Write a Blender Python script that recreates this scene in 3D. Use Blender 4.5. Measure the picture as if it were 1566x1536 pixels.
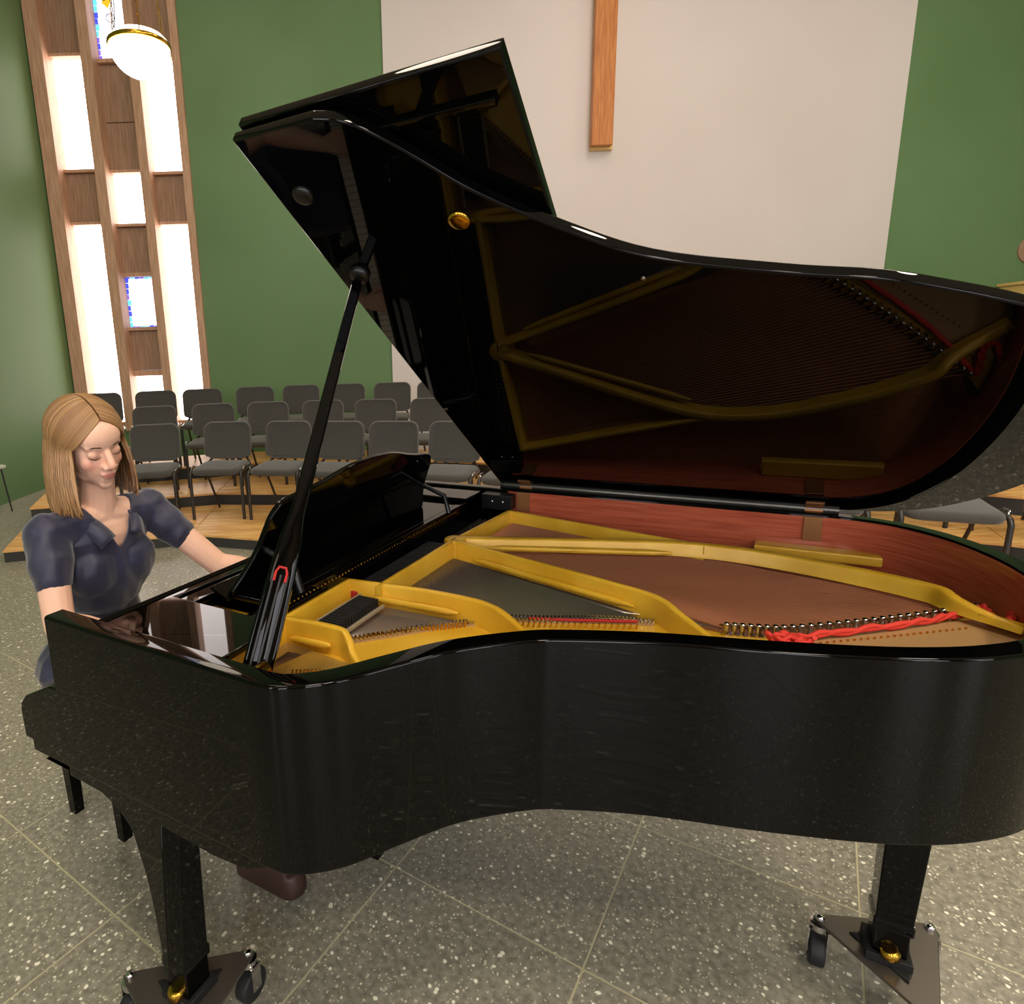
import bpy, bmesh, math, random
from mathutils import Vector, Matrix, Quaternion
from math import sin, cos, pi, radians, sqrt
random.seed(7)
S = bpy.context.scene
COL = S.collection
for o in list(bpy.data.objects): bpy.data.objects.remove(o)

# ------------------------------------------------------------------ camera
F, PX, PY, PITCH, ROLL, HC = 931.02, 599.56, 745.25, 0.20814, -0.03258, 1.5
fw = Vector((0, cos(PITCH), -sin(PITCH))); up = Vector((0, sin(PITCH), cos(PITCH))); rt = Vector((1, 0, 0))
r2 = cos(ROLL) * rt + sin(ROLL) * up; u2 = -sin(ROLL) * rt + cos(ROLL) * up
cd = bpy.data.cameras.new('camera'); cam = bpy.data.objects.new('camera', cd); COL.objects.link(cam)
cd.sensor_fit = 'HORIZONTAL'; cd.sensor_width = 36; cd.lens = F / 1566 * 36
cd.shift_x = (783 - PX) / 1566; cd.shift_y = (PY - 768) / 1566; cd.clip_start = .02
cam.matrix_world = Matrix(((r2.x, u2.x, -fw.x, 0), (r2.y, u2.y, -fw.y, 0), (r2.z, u2.z, -fw.z, HC), (0, 0, 0, 1)))
S.camera = cam

# ------------------------------------------------------------------ world, added fill lights, exposure
w = bpy.data.worlds.new('world'); S.world = w; w.use_nodes = True
w.node_tree.nodes['Background'].inputs[0].default_value = (.75, .83, 1, 1)
w.node_tree.nodes['Background'].inputs[1].default_value = .6
S.view_settings.view_transform = 'Standard'; S.view_settings.look = 'None'
S.view_settings.exposure = -0.25; S.view_settings.gamma = 1; S.view_settings.use_curve_mapping = False
def area(loc, size, power, col=(1, .86, .70), rot=(0, 0, 0)):  # disc fill light added under the ceiling, without a fixture
    l = bpy.data.lights.new('ceiling_fill', 'AREA'); l.shape = 'DISK'; l.size = size; l.energy = power; l.color = col
    o = bpy.data.objects.new('ceiling_fill', l); o.location = loc; o.rotation_euler = rot; COL.objects.link(o)
CEIL = 7.6
for (x, y, pw) in ((-1.8, 2.4, 60), (3.2, 3.8, 90), (6.4, 5.0, 110), (.6, -1.8, 200), (5.0, -.8, 200), (-2.2, 6.0, 30), (2.6, 6.0, 50), (2.6, -4.2, 240)):
    area((x, y, CEIL - .12), 1.1, pw)

# ------------------------------------------------------------------ materials
def lin(c):
    f = lambda v: v / 12.92 if v <= .04045 else ((v + .055) / 1.055) ** 2.4
    return tuple(f(v / 255) for v in c) + (1,)
MATS = {}
def mat(name, rgb, rough=.5, metal=0, spec=.5, coat=0, emit=None, es=0, sheen=0):
    m = bpy.data.materials.new(name); m.use_nodes = True; b = m.node_tree.nodes['Principled BSDF']
    b.inputs['Base Color'].default_value = lin(rgb); b.inputs['Roughness'].default_value = rough
    b.inputs['Metallic'].default_value = metal; b.inputs['Specular IOR Level'].default_value = spec
    b.inputs['Coat Weight'].default_value = coat; b.inputs['Coat Roughness'].default_value = .03
    if emit: b.inputs['Emission Color'].default_value = lin(emit); b.inputs['Emission Strength'].default_value = es
    if sheen: b.inputs['Sheen Weight'].default_value = sheen
    MATS[name] = m; return m
def nodes(m): return m.node_tree.nodes, m.node_tree.links, m.node_tree.nodes['Principled BSDF']
def noise_col(m, c1, c2, scale=5, stretch=(1, 1, 1), detail=4, coords='Object', bump=0, dist=.0, lo=.35, hi=.65):
    n, l, b = nodes(m)
    tc = n.new('ShaderNodeTexCoord'); mp = n.new('ShaderNodeMapping'); mp.inputs['Scale'].default_value = stretch
    tx = n.new('ShaderNodeTexNoise'); tx.inputs['Scale'].default_value = scale; tx.inputs['Detail'].default_value = detail
    tx.inputs['Distortion'].default_value = dist
    r = n.new('ShaderNodeValToRGB'); r.color_ramp.elements[0].position = lo; r.color_ramp.elements[1].position = hi
    r.color_ramp.elements[0].color = lin(c1); r.color_ramp.elements[1].color = lin(c2)
    l.new(tc.outputs[coords], mp.inputs[0]); l.new(mp.outputs[0], tx.inputs[0]); l.new(tx.outputs[0], r.inputs[0]); l.new(r.outputs[0], b.inputs['Base Color'])
    if bump:
        bp = n.new('ShaderNodeBump'); bp.inputs['Strength'].default_value = bump; bp.inputs['Distance'].default_value = .002
        l.new(tx.outputs[0], bp.inputs['Height']); l.new(bp.outputs[0], b.inputs['Normal'])
    return r
M = MATS
mat('black', (4, 4, 4), .02, spec=.21)
n, l, b = nodes(M['black'])          # faint polish haze in the lacquer
tx = n.new('ShaderNodeTexNoise'); tx.inputs['Scale'].default_value = 3; mr = n.new('ShaderNodeMapRange')
mr.inputs['To Min'].default_value = .012; mr.inputs['To Max'].default_value = .035
tcn = n.new('ShaderNodeTexCoord'); l.new(tcn.outputs['Object'], tx.inputs[0]); l.new(tx.outputs[0], mr.inputs[0]); l.new(mr.outputs[0], b.inputs['Roughness'])
mat('satin_black', (14, 14, 14), .35)
mat('dull_black', (12, 12, 12), .7)
mat('mahogany', (140, 62, 38), .22, coat=.3); noise_col(M['mahogany'], (158, 72, 48), (184, 96, 66), 6, (1.2, 1.2, 30))
mat('gold', (222, 176, 48), .34, metal=.1, spec=.6); noise_col(M['gold'], (214, 164, 36), (228, 182, 54), 9)
mat('brass', (205, 160, 60), .2, metal=1); mat('old_brass', (150, 104, 62), .4, metal=.6)
mat('soundboard', (168, 110, 66), .3, coat=.3); noise_col(M['soundboard'], (170, 112, 72), (192, 134, 90), 8, (3, 22, 1))
mat('steel_string', (150, 142, 135), .3, metal=.9)
mat('copper_string', (190, 126, 92), .4, metal=.4)
mat('chrome', (205, 205, 208), .12, metal=1)
mat('bridge_wood', (176, 140, 92), .5)
mat('red_felt', (176, 40, 38), .9); mat('red_cord', (226, 62, 48), .75)
mat('white_felt', (205, 198, 186), .9)
mat('damper_wood', (150, 138, 110), .7); mat('ivory', (235, 230, 215), .25)
mat('green_paint', (92, 124, 78), .55, spec=.3); noise_col(M['green_paint'], (98, 128, 84), (106, 136, 94), .6, detail=2)
mat('white_paint', (226, 212, 200), .7); noise_col(M['white_paint'], (214, 204, 200), (220, 211, 208), .5, detail=2)
mat('cream_paint', (112, 92, 66), .8); mat('ceiling_paint', (205, 190, 165), .85)
mat('joint', (190, 184, 150), .5)
mat('frame_wood', (176, 132, 104), .5); noise_col(M['frame_wood'], (182, 140, 112), (204, 164, 136), 5, (8, 8, .7))
mat('panel_wood', (140, 106, 80), .5); noise_col(M['panel_wood'], (146, 114, 90), (172, 138, 112), 5, (9, 9, .6))
mat('cross_wood', (196, 120, 50), .4); noise_col(M['cross_wood'], (178, 102, 38), (204, 130, 62), 4, (8, 8, .8))
mat('light_wood', (222, 186, 118), .5)
mat('riser_wood', (216, 164, 92), .45); noise_col(M['riser_wood'], (208, 150, 80), (236, 190, 120), 3, (1, 6, 1), dist=.5)
mat('riser_black', (52, 52, 50), .8)
mat('fabric', (66, 64, 60), .95, sheen=.3); noise_col(M['fabric'], (58, 56, 53), (72, 70, 66), 220, bump=.3)
mat('chair_tube', (64, 61, 60), .3, metal=.5); mat('plastic', (22, 22, 22), .5)
mat('hinge_grey', (92, 90, 84), .3, metal=.8); mat('plate_grey', (104, 98, 90), .35, metal=.7); mat('rubber', (26, 27, 29), .6)
mat('navy', (30, 31, 58), .5, sheen=.35); noise_col(M['navy'], (26, 27, 52), (36, 37, 66), 14, (1, 1, .4), bump=.25)
mat('hair', (150, 112, 70), .42, spec=.6)
mat('shoe_brown', (62, 40, 34), .5); mat('pale_table', (205, 205, 190), .4)
mat('lamp_glass', (250, 240, 225), .3, emit=(255, 238, 215), es=5)
mat('lash', (70, 48, 36), .8)
# window glass: frosted panes lit by the day outside
mat('pane', (240, 235, 235), .3, emit=(255, 246, 243), es=5.5)
mat('fill_pane', (240, 240, 245), .3, emit=(246, 246, 255), es=8.0)  # glow of the windows added behind the camera
m = mat('stained', (220, 220, 230), .3, emit=(255, 255, 255), es=2.6); n, l, b = nodes(m)
tc = n.new('ShaderNodeTexCoord'); vo = n.new('ShaderNodeTexVoronoi'); vo.inputs['Scale'].default_value = 9; vo.feature = 'DISTANCE_TO_EDGE'
rp = n.new('ShaderNodeValToRGB'); rp.color_ramp.elements[0].position = .01; rp.color_ramp.elements[0].color = lin((150, 150, 185)); rp.color_ramp.elements[1].position = .05; rp.color_ramp.elements[1].color = lin((240, 236, 240))
l.new(tc.outputs['Object'], vo.inputs[0]); l.new(vo.outputs[0], rp.inputs[0]); l.new(rp.outputs[0], b.inputs['Emission Color'])
for nm, c, e in (('glass_blue', (60, 80, 235), 1.2), ('glass_cyan', (90, 190, 235), 1.6), ('glass_violet', (120, 100, 220), 1.2), ('glass_amber', (240, 180, 40), 1.1)):
    mat(nm, c, .3, emit=c, es=e)
mat('lead', (110, 108, 125), .5)
# skin with a colour attribute for lips, cheeks and lids
m = mat('skin', (232, 180, 152), .58, spec=.35); n, l, b = nodes(m)
at = n.new('ShaderNodeAttribute'); at.attribute_name = 'tint'; l.new(at.outputs['Color'], b.inputs['Base Color'])
b.inputs['Subsurface Weight'].default_value = .12; b.inputs['Subsurface Radius'].default_value = (.012, .005, .003)
# hair tint varies per strand and carries painted shade between the locks
n, l, b = nodes(M['hair']); at = n.new('ShaderNodeAttribute'); at.attribute_name = 'tint'; l.new(at.outputs['Color'], b.inputs['Base Color'])
# speckled vinyl tile
m = mat('tile', (84, 84, 74), .3, spec=.45); n, l, b = nodes(m)
tc = n.new('ShaderNodeTexCoord'); oi = n.new('ShaderNodeObjectInfo'); ad = n.new('ShaderNodeVectorMath'); ad.operation = 'ADD'
sc = n.new('ShaderNodeVectorMath'); sc.operation = 'SCALE'; sc.inputs['Scale'].default_value = 37
cx = n.new('ShaderNodeCombineXYZ'); [l.new(oi.outputs['Random'], cx.inputs[i]) for i in range(2)]
l.new(cx.outputs[0], sc.inputs[0]); l.new(tc.outputs['Object'], ad.inputs[0]); l.new(sc.outputs[0], ad.inputs[1])
def speck(scale, thr, soft):
    v = n.new('ShaderNodeTexVoronoi'); v.inputs['Scale'].default_value = scale; v.inputs['Randomness'].default_value = 1
    nz = n.new('ShaderNodeTexNoise'); nz.inputs['Scale'].default_value = scale * .9
    mx = n.new('ShaderNodeVectorMath'); mx.operation = 'MULTIPLY_ADD'; mx.inputs[1].default_value = (.012, .012, 0)
    l.new(nz.outputs['Color'], mx.inputs[0]); l.new(ad.outputs[0], mx.inputs[2]); l.new(ad.outputs[0], nz.inputs[0]); l.new(mx.outputs[0], v.inputs[0])
    sep = n.new('ShaderNodeSeparateColor'); l.new(v.outputs['Color'], sep.inputs[0])
    mul = n.new('ShaderNodeMath'); mul.operation = 'MULTIPLY'; mul.inputs[1].default_value = thr; l.new(sep.outputs[0], mul.inputs[0])
    sub = n.new('ShaderNodeMath'); sub.operation = 'SUBTRACT'; l.new(mul.outputs[0], sub.inputs[0]); l.new(v.outputs['Distance'], sub.inputs[1])
    mrr = n.new('ShaderNodeMapRange'); mrr.inputs['From Min'].default_value = 0; mrr.inputs['From Max'].default_value = soft; l.new(sub.outputs[0], mrr.inputs[0])
    return mrr.outputs[0]
s1 = speck(105, .42, .10); s2 = speck(44, .32, .10)
bn = n.new('ShaderNodeTexNoise'); bn.inputs['Scale'].default_value = 55; bn.inputs['Detail'].default_value = 5; l.new(ad.outputs[0], bn.inputs[0])
rp = n.new('ShaderNodeValToRGB'); rp.color_ramp.elements[0].position = .35; rp.color_ramp.elements[0].color = lin((120, 118, 104)); rp.color_ramp.elements[1].position = .68; rp.color_ramp.elements[1].color = lin((158, 153, 137)); l.new(bn.outputs[0], rp.inputs[0])
def mixc(fac, a, colb):
    mx = n.new('ShaderNodeMix'); mx.data_type = 'RGBA'; l.new(fac, mx.inputs['Factor']); l.new(a, mx.inputs['A']); mx.inputs['B'].default_value = lin(colb); return mx.outputs['Result']
c0 = mixc(s1, rp.outputs[0], (205, 202, 178)); c0 = mixc(s2, c0, (248, 245, 225)); l.new(c0, b.inputs['Base Color'])
rr = n.new('ShaderNodeMapRange'); rr.inputs['To Min'].default_value = .22; rr.inputs['To Max'].default_value = .42; l.new(bn.outputs[0], rr.inputs[0]); l.new(rr.outputs[0], b.inputs['Roughness'])

# ------------------------------------------------------------------ mesh helpers
class MB:
    def __init__(s): s.v = []; s.f = []
    def add(s, vs, fs): k = len(s.v); s.v += [tuple(v) for v in vs]; s.f += [tuple(i + k for i in f) for f in fs]; return s
    def box(s, x0, x1, y0, y1, z0, z1, bev=0):
        if bev <= 0:
            return s.add([(x, y, z) for z in (z0, z1) for y in (y0, y1) for x in (x0, x1)], [(0, 2, 3, 1), (4, 5, 7, 6), (0, 1, 5, 4), (2, 6, 7, 3), (0, 4, 6, 2), (1, 3, 7, 5)])
        return s.prism([(x0, y0), (x1, y0), (x1, y1), (x0, y1)], z0, z1, bev)
    def loft(s, rings, closed=True, caps=True):
        m = len(rings[0]); k = len(s.v); s.v += [tuple(p) for r in rings for p in r]
        for i in range(len(rings) - 1):
            for j in range(m if closed else m - 1):
                a, b_ = k + i * m + j, k + i * m + (j + 1) % m
                s.f.append((a, b_, b_ + m, a + m))
        if caps: s.f.append(tuple(k + j for j in reversed(range(m)))); s.f.append(tuple(k + (len(rings) - 1) * m + j for j in range(m)))
        return s
    def prism(s, poly, z0, z1, bev=.003, T=None):
        """poly (x,y) ccw extruded along z with rounded rims; T maps (x,y,z)->point"""
        T = T or (lambda x, y, z: (x, y, z)); ar = sum(poly[i][0] * poly[(i + 1) % len(poly)][1] - poly[(i + 1) % len(poly)][0] * poly[i][1] for i in range(len(poly)))
        if ar < 0: poly = poly[::-1]
        rings = []
        for off, z in ((bev, z0), (bev * .3, z0 + bev * .3), (0, z0 + bev), (0, z1 - bev), (bev * .3, z1 - bev * .3), (bev, z1)):
            rings.append([T(x, y, z) for x, y in inset(poly, off)])
        return s.loft(rings)
    def tube(s, pts, r, seg=8, caps=True):
        pts = [Vector(p) for p in pts]; n_ = len(pts); rings = []
        rad = r if isinstance(r, (list, tuple)) else [r] * n_
        d0 = (pts[1] - pts[0]).normalized(); ref = Vector((0, 0, 1)) if abs(d0.z) < .9 else Vector((1, 0, 0)); u = d0.cross(ref).normalized()
        for i, p in enumerate(pts):
            d = (pts[min(i + 1, n_ - 1)] - pts[max(i - 1, 0)]).normalized(); u = (u - d * u.dot(d)).normalized(); v_ = d.cross(u)
            rings.append([p + (u * cos(2 * pi * k / seg) + v_ * sin(2 * pi * k / seg)) * rad[i] for k in range(seg)])
        return s.loft(rings, True, caps)
    def lathe(s, prof, c=(0, 0, 0), seg=24):
        return s.loft([[(c[0] + r * cos(2 * pi * k / seg), c[1] + r * sin(2 * pi * k / seg), c[2] + z) for k in range(seg)] for r, z in prof])
    def ellipsoid(s, c, r, seg=16, rot=None):
        rings = []
        for i in range(1, seg // 2 * 1):
            t = -pi / 2 + pi * i / (seg // 2)
            rings.append([(cos(t) * cos(2 * pi * k / seg), cos(t) * sin(2 * pi * k / seg), sin(t)) for k in range(seg)])
        c = Vector(c); f = lambda p: c + (rot @ Vector((p[0] * r[0], p[1] * r[1], p[2] * r[2])) if rot else Vector((p[0] * r[0], p[1] * r[1], p[2] * r[2])))
        k = len(s.v); m = seg
        s.v += [tuple(f(p)) for rg in rings for p in rg]
        for i in range(len(rings) - 1):
            for j in range(m): a = k + i * m + j; b_ = k + i * m + (j + 1) % m; s.f.append((a, b_, b_ + m, a + m))
        lo = len(s.v); s.v.append(tuple(f((0, 0, -1)))); hi = len(s.v); s.v.append(tuple(f((0, 0, 1))))
        for j in range(m): s.f.append((lo, k + (j + 1) % m, k + j)); a = k + (len(rings) - 1) * m; s.f.append((hi, a + j, a + (j + 1) % m))
        return s
    def cone(s, p0, p1, r0, r1, n_=8):
        """capsule-like limb with rounded ends"""
        p0, p1 = Vector(p0), Vector(p1); s.tube([p0 + (p1 - p0) * t / n_ for t in range(n_ + 1)], [r0 + (r1 - r0) * t / n_ for t in range(n_ + 1)], 14)
        s.ellipsoid(p0, (r0,) * 3); s.ellipsoid(p1, (r1,) * 3); return s
    def mesh(s, name):
        me = bpy.data.meshes.new(name); me.from_pydata(s.v, [], s.f); me.validate(); me.update(); return me
    def obj(s, name, m, parent=None, smooth=True, angle=18):
        wn = angle == 18; angle = 60 if wn else angle
        me = s.mesh(name)
        bm = bmesh.new(); bm.from_mesh(me); bmesh.ops.recalc_face_normals(bm, faces=bm.faces); bm.to_mesh(me); bm.free()
        o = link(name, me, m, parent, smooth, angle)
        if wn and smooth: q = o.modifiers.new('face_weighted', 'WEIGHTED_NORMAL'); q.mode = 'FACE_AREA'; q.weight = 60; q.keep_sharp = True
        return o
def link(name, me, m, parent=None, smooth=True, angle=35):
    if m: me.materials.append(MATS[m] if isinstance(m, str) else m)
    if smooth:
        me.polygons.foreach_set('use_smooth', [True] * len(me.polygons)); me.set_sharp_from_angle(angle=radians(angle))
    o = bpy.data.objects.new(name, me); COL.objects.link(o); o.parent = parent; return o
def inset(poly, d):
    if d == 0: return poly
    out = []; n_ = len(poly)
    for i in range(n_):
        p, a, b_ = Vector(poly[i]), Vector(poly[i - 1]), Vector(poly[(i + 1) % n_])
        e1 = (p - a).normalized(); e2 = (b_ - p).normalized(); n1 = Vector((-e1.y, e1.x)); n2 = Vector((-e2.y, e2.x))
        k = n1 + n2; q = k / max(.35, k.dot(n1)) if k.length > 1e-6 else n1
        out.append(tuple(p + q * d))
    return out
def cat(pts, sub=6, closed=False):
    out = []; n_ = len(pts); V = [Vector(p) for p in pts]
    for i in range(n_ if closed else n_ - 1):
        p0 = V[i - 1] if (i > 0 or closed) else V[i] * 2 - V[i + 1]; p1 = V[i]; p2 = V[(i + 1) % n_]
        p3 = V[(i + 2) % n_] if (i + 2 < n_ or closed) else p2 * 2 - p1
        for k in range(sub):
            t = k / sub; out.append(tuple(.5 * ((2 * p1) + (p2 - p0) * t + (2 * p0 - 5 * p1 + 4 * p2 - p3) * t * t + (3 * p1 - p0 - 3 * p2 + p3) * t ** 3)))
    if not closed: out.append(tuple(V[-1]))
    return out
def tag(o, label=None, category=None, group=None, kind=None):
    for k, v in (('label', label), ('category', category), ('group', group), ('kind', kind)):
        if v: o[k] = v
    return o
def empty(name, loc=(0, 0, 0), rz=0, parent=None):
    o = bpy.data.objects.new(name, None); o.empty_display_size = .1; o.location = loc; o.rotation_euler = (0, 0, rz); COL.objects.link(o); o.parent = parent; return o
def copy_tree(o, parent=None):
    c = o.copy(); COL.objects.link(c); c.parent = parent
    for ch in list(o.children): copy_tree(ch, c)
    return c
def rrect(x0, x1, y0, y1, r, seg=6):
    out = []
    for cx_, cy_, a0 in ((x1 - r, y1 - r, 0), (x0 + r, y1 - r, pi / 2), (x0 + r, y0 + r, pi), (x1 - r, y0 + r, 1.5 * pi)):
        out += [(cx_ + r * cos(a0 + pi / 2 * k / seg), cy_ + r * sin(a0 + pi / 2 * k / seg)) for k in range(seg + 1)]
    return out

# ------------------------------------------------------------------ the room
XL, XR, YB, YF = -4.47, 9.6, 8.8, -6.0
fl = MB().box(XL - .2, XR + .2, YF - .2, YB + .2, -.12, -.0012).obj('floor', 'joint', smooth=False); tag(fl, 'dark speckled tile floor with pale joints', kind='structure')
TS, TPSI, TG = .566, -.619, (-.026, 1.558)
hx = TS / 2 - .0026
tm = MB().prism([(-hx, -hx), (hx, -hx), (hx, hx), (-hx, hx)], -.003, 0, .0008).mesh('tile'); tm.materials.append(M['tile'])
cells = []
for i in range(-30, 30):
    for j in range(-30, 30):
        x = TG[0] + TS * ((i + .5) * cos(TPSI) - (j + .5) * sin(TPSI)); y = TG[1] + TS * ((i + .5) * sin(TPSI) + (j + .5) * cos(TPSI))
        if XL - .3 < x < XR + .3 and YF - .3 < y < YB + .3: cells.append((x, y))
def seen(x, y):        # tiles whose ground lies in or close to the picture
    d = Vector((x, y, -HC)); z = d.dot(fw)
    if z < .3: return False
    u = PX + F * d.dot(r2) / z; v = PY - F * d.dot(u2) / z
    return -330 < u < 1900 and v < 1900
near = sorted([c for c in cells if seen(*c)], key=lambda c: c[0] ** 2 + c[1] ** 2)[:260]
ns = set(near); rest = MB()
for x, y in cells:
    if (x, y) in ns:
        t = bpy.data.objects.new('tile', tm); COL.objects.link(t); t.parent = fl; t.location = (x, y, 0); t.rotation_euler = (0, 0, TPSI)
    else:
        c, s_ = cos(TPSI), sin(TPSI); q = [(x + px * c - py * s_, y + px * s_ + py * c) for px, py in ((-hx, -hx), (hx, -hx), (hx, hx), (-hx, hx))]
        rest.add([(a, b_, 0) for a, b_ in q], [(0, 1, 2, 3)])
ro = rest.obj('tile_field', 'tile', fl, smooth=False); ro['kind'] = 'stuff'

def struct(o, label): return tag(o, label, kind='structure')
struct(MB().box(XL - .2, XL, YF, YB + .4, 0, CEIL).obj('wall_left', 'green_paint', smooth=False), 'green painted side wall beside the tall window')
WX0, WX1 = -4.45, -2.53
struct(MB().box(WX1, .06, YB, YB + .4, 0, CEIL).box(6.86, XR + .2, YB, YB + .4, 0, CEIL).box(XL, WX1, YB, YB + .4, 0, .62).box(.06, 6.86, YB + .02, YB + .4, 0, CEIL).obj('wall_back', 'green_paint', smooth=False), 'green painted end wall behind the chairs')
struct(MB().box(.06, 6.86, YB - .03, YB + .02, .0, CEIL - .02).obj('wall_white', 'white_paint', smooth=False), 'white painted panel of the end wall behind the cross')
struct(MB().box(XR, XR + .2, YF, YB, 0, CEIL).obj('wall_right', 'green_paint', smooth=False), 'green painted wall on the far side of the hall')
struct(MB().box(XL, XR, YF - .2, YF, 0, CEIL).obj('wall_front', 'cream_paint', smooth=False), 'cream wall at the entrance end of the hall')
struct(MB().box(XL - .2, XR + .2, YF - .2, YB + .4, CEIL, CEIL + .15).obj('ceiling', 'ceiling_paint', smooth=False), 'pale flat ceiling of the hall')

# window: four posts, wood panels and frosted panes between them
win = struct(empty('window_1', ((WX0 + WX1) / 2, YB, .6)), 'tall timber window of staggered frosted panes and wood panels')
wx = lambda x: x - (WX0 + WX1) / 2
for x0, x1 in ((WX0, -4.27), (-3.79, -3.65), (-3.19, -3.07), (-2.63, WX1)):
    MB().box(wx(x0), wx(x1), -.05, .36, 0, CEIL - .62, .008).obj('post', 'frame_wood', win)
U = .68
def slot(x0, x1, z0, z1, kind, y=.2):
    X0, X1 = wx(x0), wx(x1); z0 -= .6; z1 -= .6
    if kind == 'wood':
        MB().box(X0, X1, y - .04, y + .05, z0 + .004, z1 - .004, .006).obj('panel', 'panel_wood', win)
    elif kind == 'pane':
        MB().box(X0, X1, y, y + .012, z0 + .003, z1 - .003).obj('pane', 'pane', win, smooth=False)
    elif kind == 'rail':
        MB().box(X0, X1, y - .10, y + .06, z0, z1, .006).obj('rail', 'frame_wood', win)
    else:
        p = MB().box(X0, X1, y, y + .012, z0, z1).obj('stained_pane', 'stained', win, smooth=False)
        rnd = random.Random(int(z0 * 100)); g = {'glass_blue': MB(), 'glass_cyan': MB(), 'glass_violet': MB()}
        nseg = max(6, int((z1 - z0) / .07))
        for k in range(nseg):
            a0, a1 = z0 + (z1 - z0) * k / nseg, z0 + (z1 - z0) * (k + 1) / nseg
            for sx, e in ((X0, 1), (X1, -1)):
                wd = e * rnd.uniform(.025, .05); g[rnd.choice(list(g))].box(min(sx, sx + wd), max(sx, sx + wd), y - .006, y, a0 + .003, a1 - .003)
        for k in range(7):
            a0, a1 = X0 + (X1 - X0) * k / 7, X0 + (X1 - X0) * (k + 1) / 7
            g[rnd.choice(list(g))].box(a0 + .002, a1 - .002, y - .0055, y, z0, z0 + rnd.uniform(.015, .03)); g[rnd.choice(list(g))].box(a0 + .002, a1 - .002, y - .0055, y, z1 - rnd.uniform(.015, .03), z1)
        for kx, mb in g.items():
            o = mb.obj('border_glass', kx, p, smooth=False); o['kind'] = 'stuff'
        if z1 - z0 > 1:      # the tall upper light has flowing lead lines and amber pieces
            cx0 = (X0 + X1) / 2
            ld = MB().tube([(cx0 + .07 * sin(t * 4) + (t - .5) * .06, y - .008, z1 - t * (z1 - z0)) for t in [k / 30 for k in range(31)]], .006, 6)
            for k in range(9):
                zc = z0 + .25 + k * .25; xc = cx0 + rnd.uniform(-.12, .12)
                ld.tube([(xc + .06 * cos(t), y - .008, zc + .05 * sin(t)) for t in [i * 2 * pi / 10 for i in range(rnd.choice((6, 9, 11)))]], .005, 5)
            ld.obj('lead_line', 'lead', p)
            am = MB()
            for k in range(5): xc, zc = cx0 + rnd.uniform(-.1, .16), z0 + .28 + k * .4; am.prism([(xc - .06, zc), (xc + .02, zc - .07), (xc + .07, zc + .03), (xc, zc + .06)], y - .006, y, .001, T=lambda a, b_, c_: (a, c_, b_))
            am.obj('amber_glass', 'glass_amber', p, smooth=False)
TOP = CEIL - .02
C1, C2, C3 = (-4.27, -3.79), (-3.65, -3.19), (-3.07, -2.63)
def col(c, segs):
    for z0, z1, k in segs: slot(c[0], c[1], z0, z1, k)
panes = lambda z0, z1, k: [(z0 + (z1 - z0) * i / k, z0 + (z1 - z0) * (i + 1) / k, 'pane') for i in range(k)]
col(C1, [(.62, .72, 'rail')] + panes(.72, 3.42, 4) + [(3.42, 3.46, 'rail'), (3.46, 4.08, 'wood'), (4.08, 4.12, 'rail')] + panes(4.12, 5.47, 2) + [(5.47, 5.51, 'rail'), (5.51, 6.4, 'wood'), (6.4, TOP, 'wood')])
col(C2, [(.62, .72, 'rail')] + panes(.72, 1.37, 1) + [(1.37, 1.45, 'rail'), (1.45, 2.0, 'wood'), (2.0, 2.05, 'rail'), (2.05, 2.73, 'stained'), (2.73, 2.78, 'rail'), (2.78, 3.38, 'wood'), (3.38, 3.42, 'rail')] + panes(3.42, 4.06, 2) + [(4.06, 4.10, 'rail'), (4.10, 4.69, 'wood'), (4.69, 5.38, 'wood'), (5.38, 5.43, 'rail'), (5.43, TOP, 'stained')])
col(C3, [(.62, .72, 'rail')] + panes(.72, 3.39, 4) + [(3.39, 3.43, 'rail'), (3.43, 4.02, 'wood'), (4.02, 4.06, 'rail')] + panes(4.06, 5.42, 2) + [(5.42, 5.46, 'rail'), (5.46, 6.2, 'wood'), (6.2, TOP, 'wood')])

# unseen windows guessed behind the camera, added to throw frontal daylight
def fill_window(n_, loc, rz, wd=1.5, h=4.6):
    e = struct(empty(f'window_{n_}', loc, rz), 'unseen tall frosted window added behind the photographer for daylight')
    for x0, x1 in ((-wd / 2 - .08, -wd / 2), (-.03, .03), (wd / 2, wd / 2 + .08)): MB().box(x0, x1, -.01, .07, 0, h, .005).obj('post', 'frame_wood', e)
    for z in (0, h - .08): MB().box(-wd / 2, wd / 2, -.005, .065, z, z + .08, .005).obj('rail', 'frame_wood', e)
    for x0, x1 in ((-wd / 2, -.03), (.03, wd / 2)):
        for k in range(5):
            z0 = .08 + (h - .16) * k / 5; MB().box(x0, x1, .01, .02, z0 + .01, z0 + (h - .16) / 5 - .01).obj('pane', 'fill_pane', e, smooth=False)
for k, x in enumerate((-2.0, 1.4, 4.8, 8.0)): fill_window(k + 2, (x, YF, 1.0), 0)
fill_window(6, (XL, -4.2, 1.0), -pi / 2)

# wooden cross on the white wall
cr = tag(empty('wall_cross', (2.88, YB - .03, 4.12)), 'tall orange-brown wooden cross hung on the white wall', 'cross')
MB().box(-.15, .12, -.16, -.06, 0, 3.1, .006).box(-.85, .82, -.16, -.06, 1.95, 2.22, .006).obj('front_board', 'cross_wood', cr)
MB().box(-.13, .155, -.06, -.0, -.03, 3.12, .005).box(-.83, .85, -.06, -.0, 1.92, 2.19, .005).obj('backing_board', 'light_wood', cr)

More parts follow.
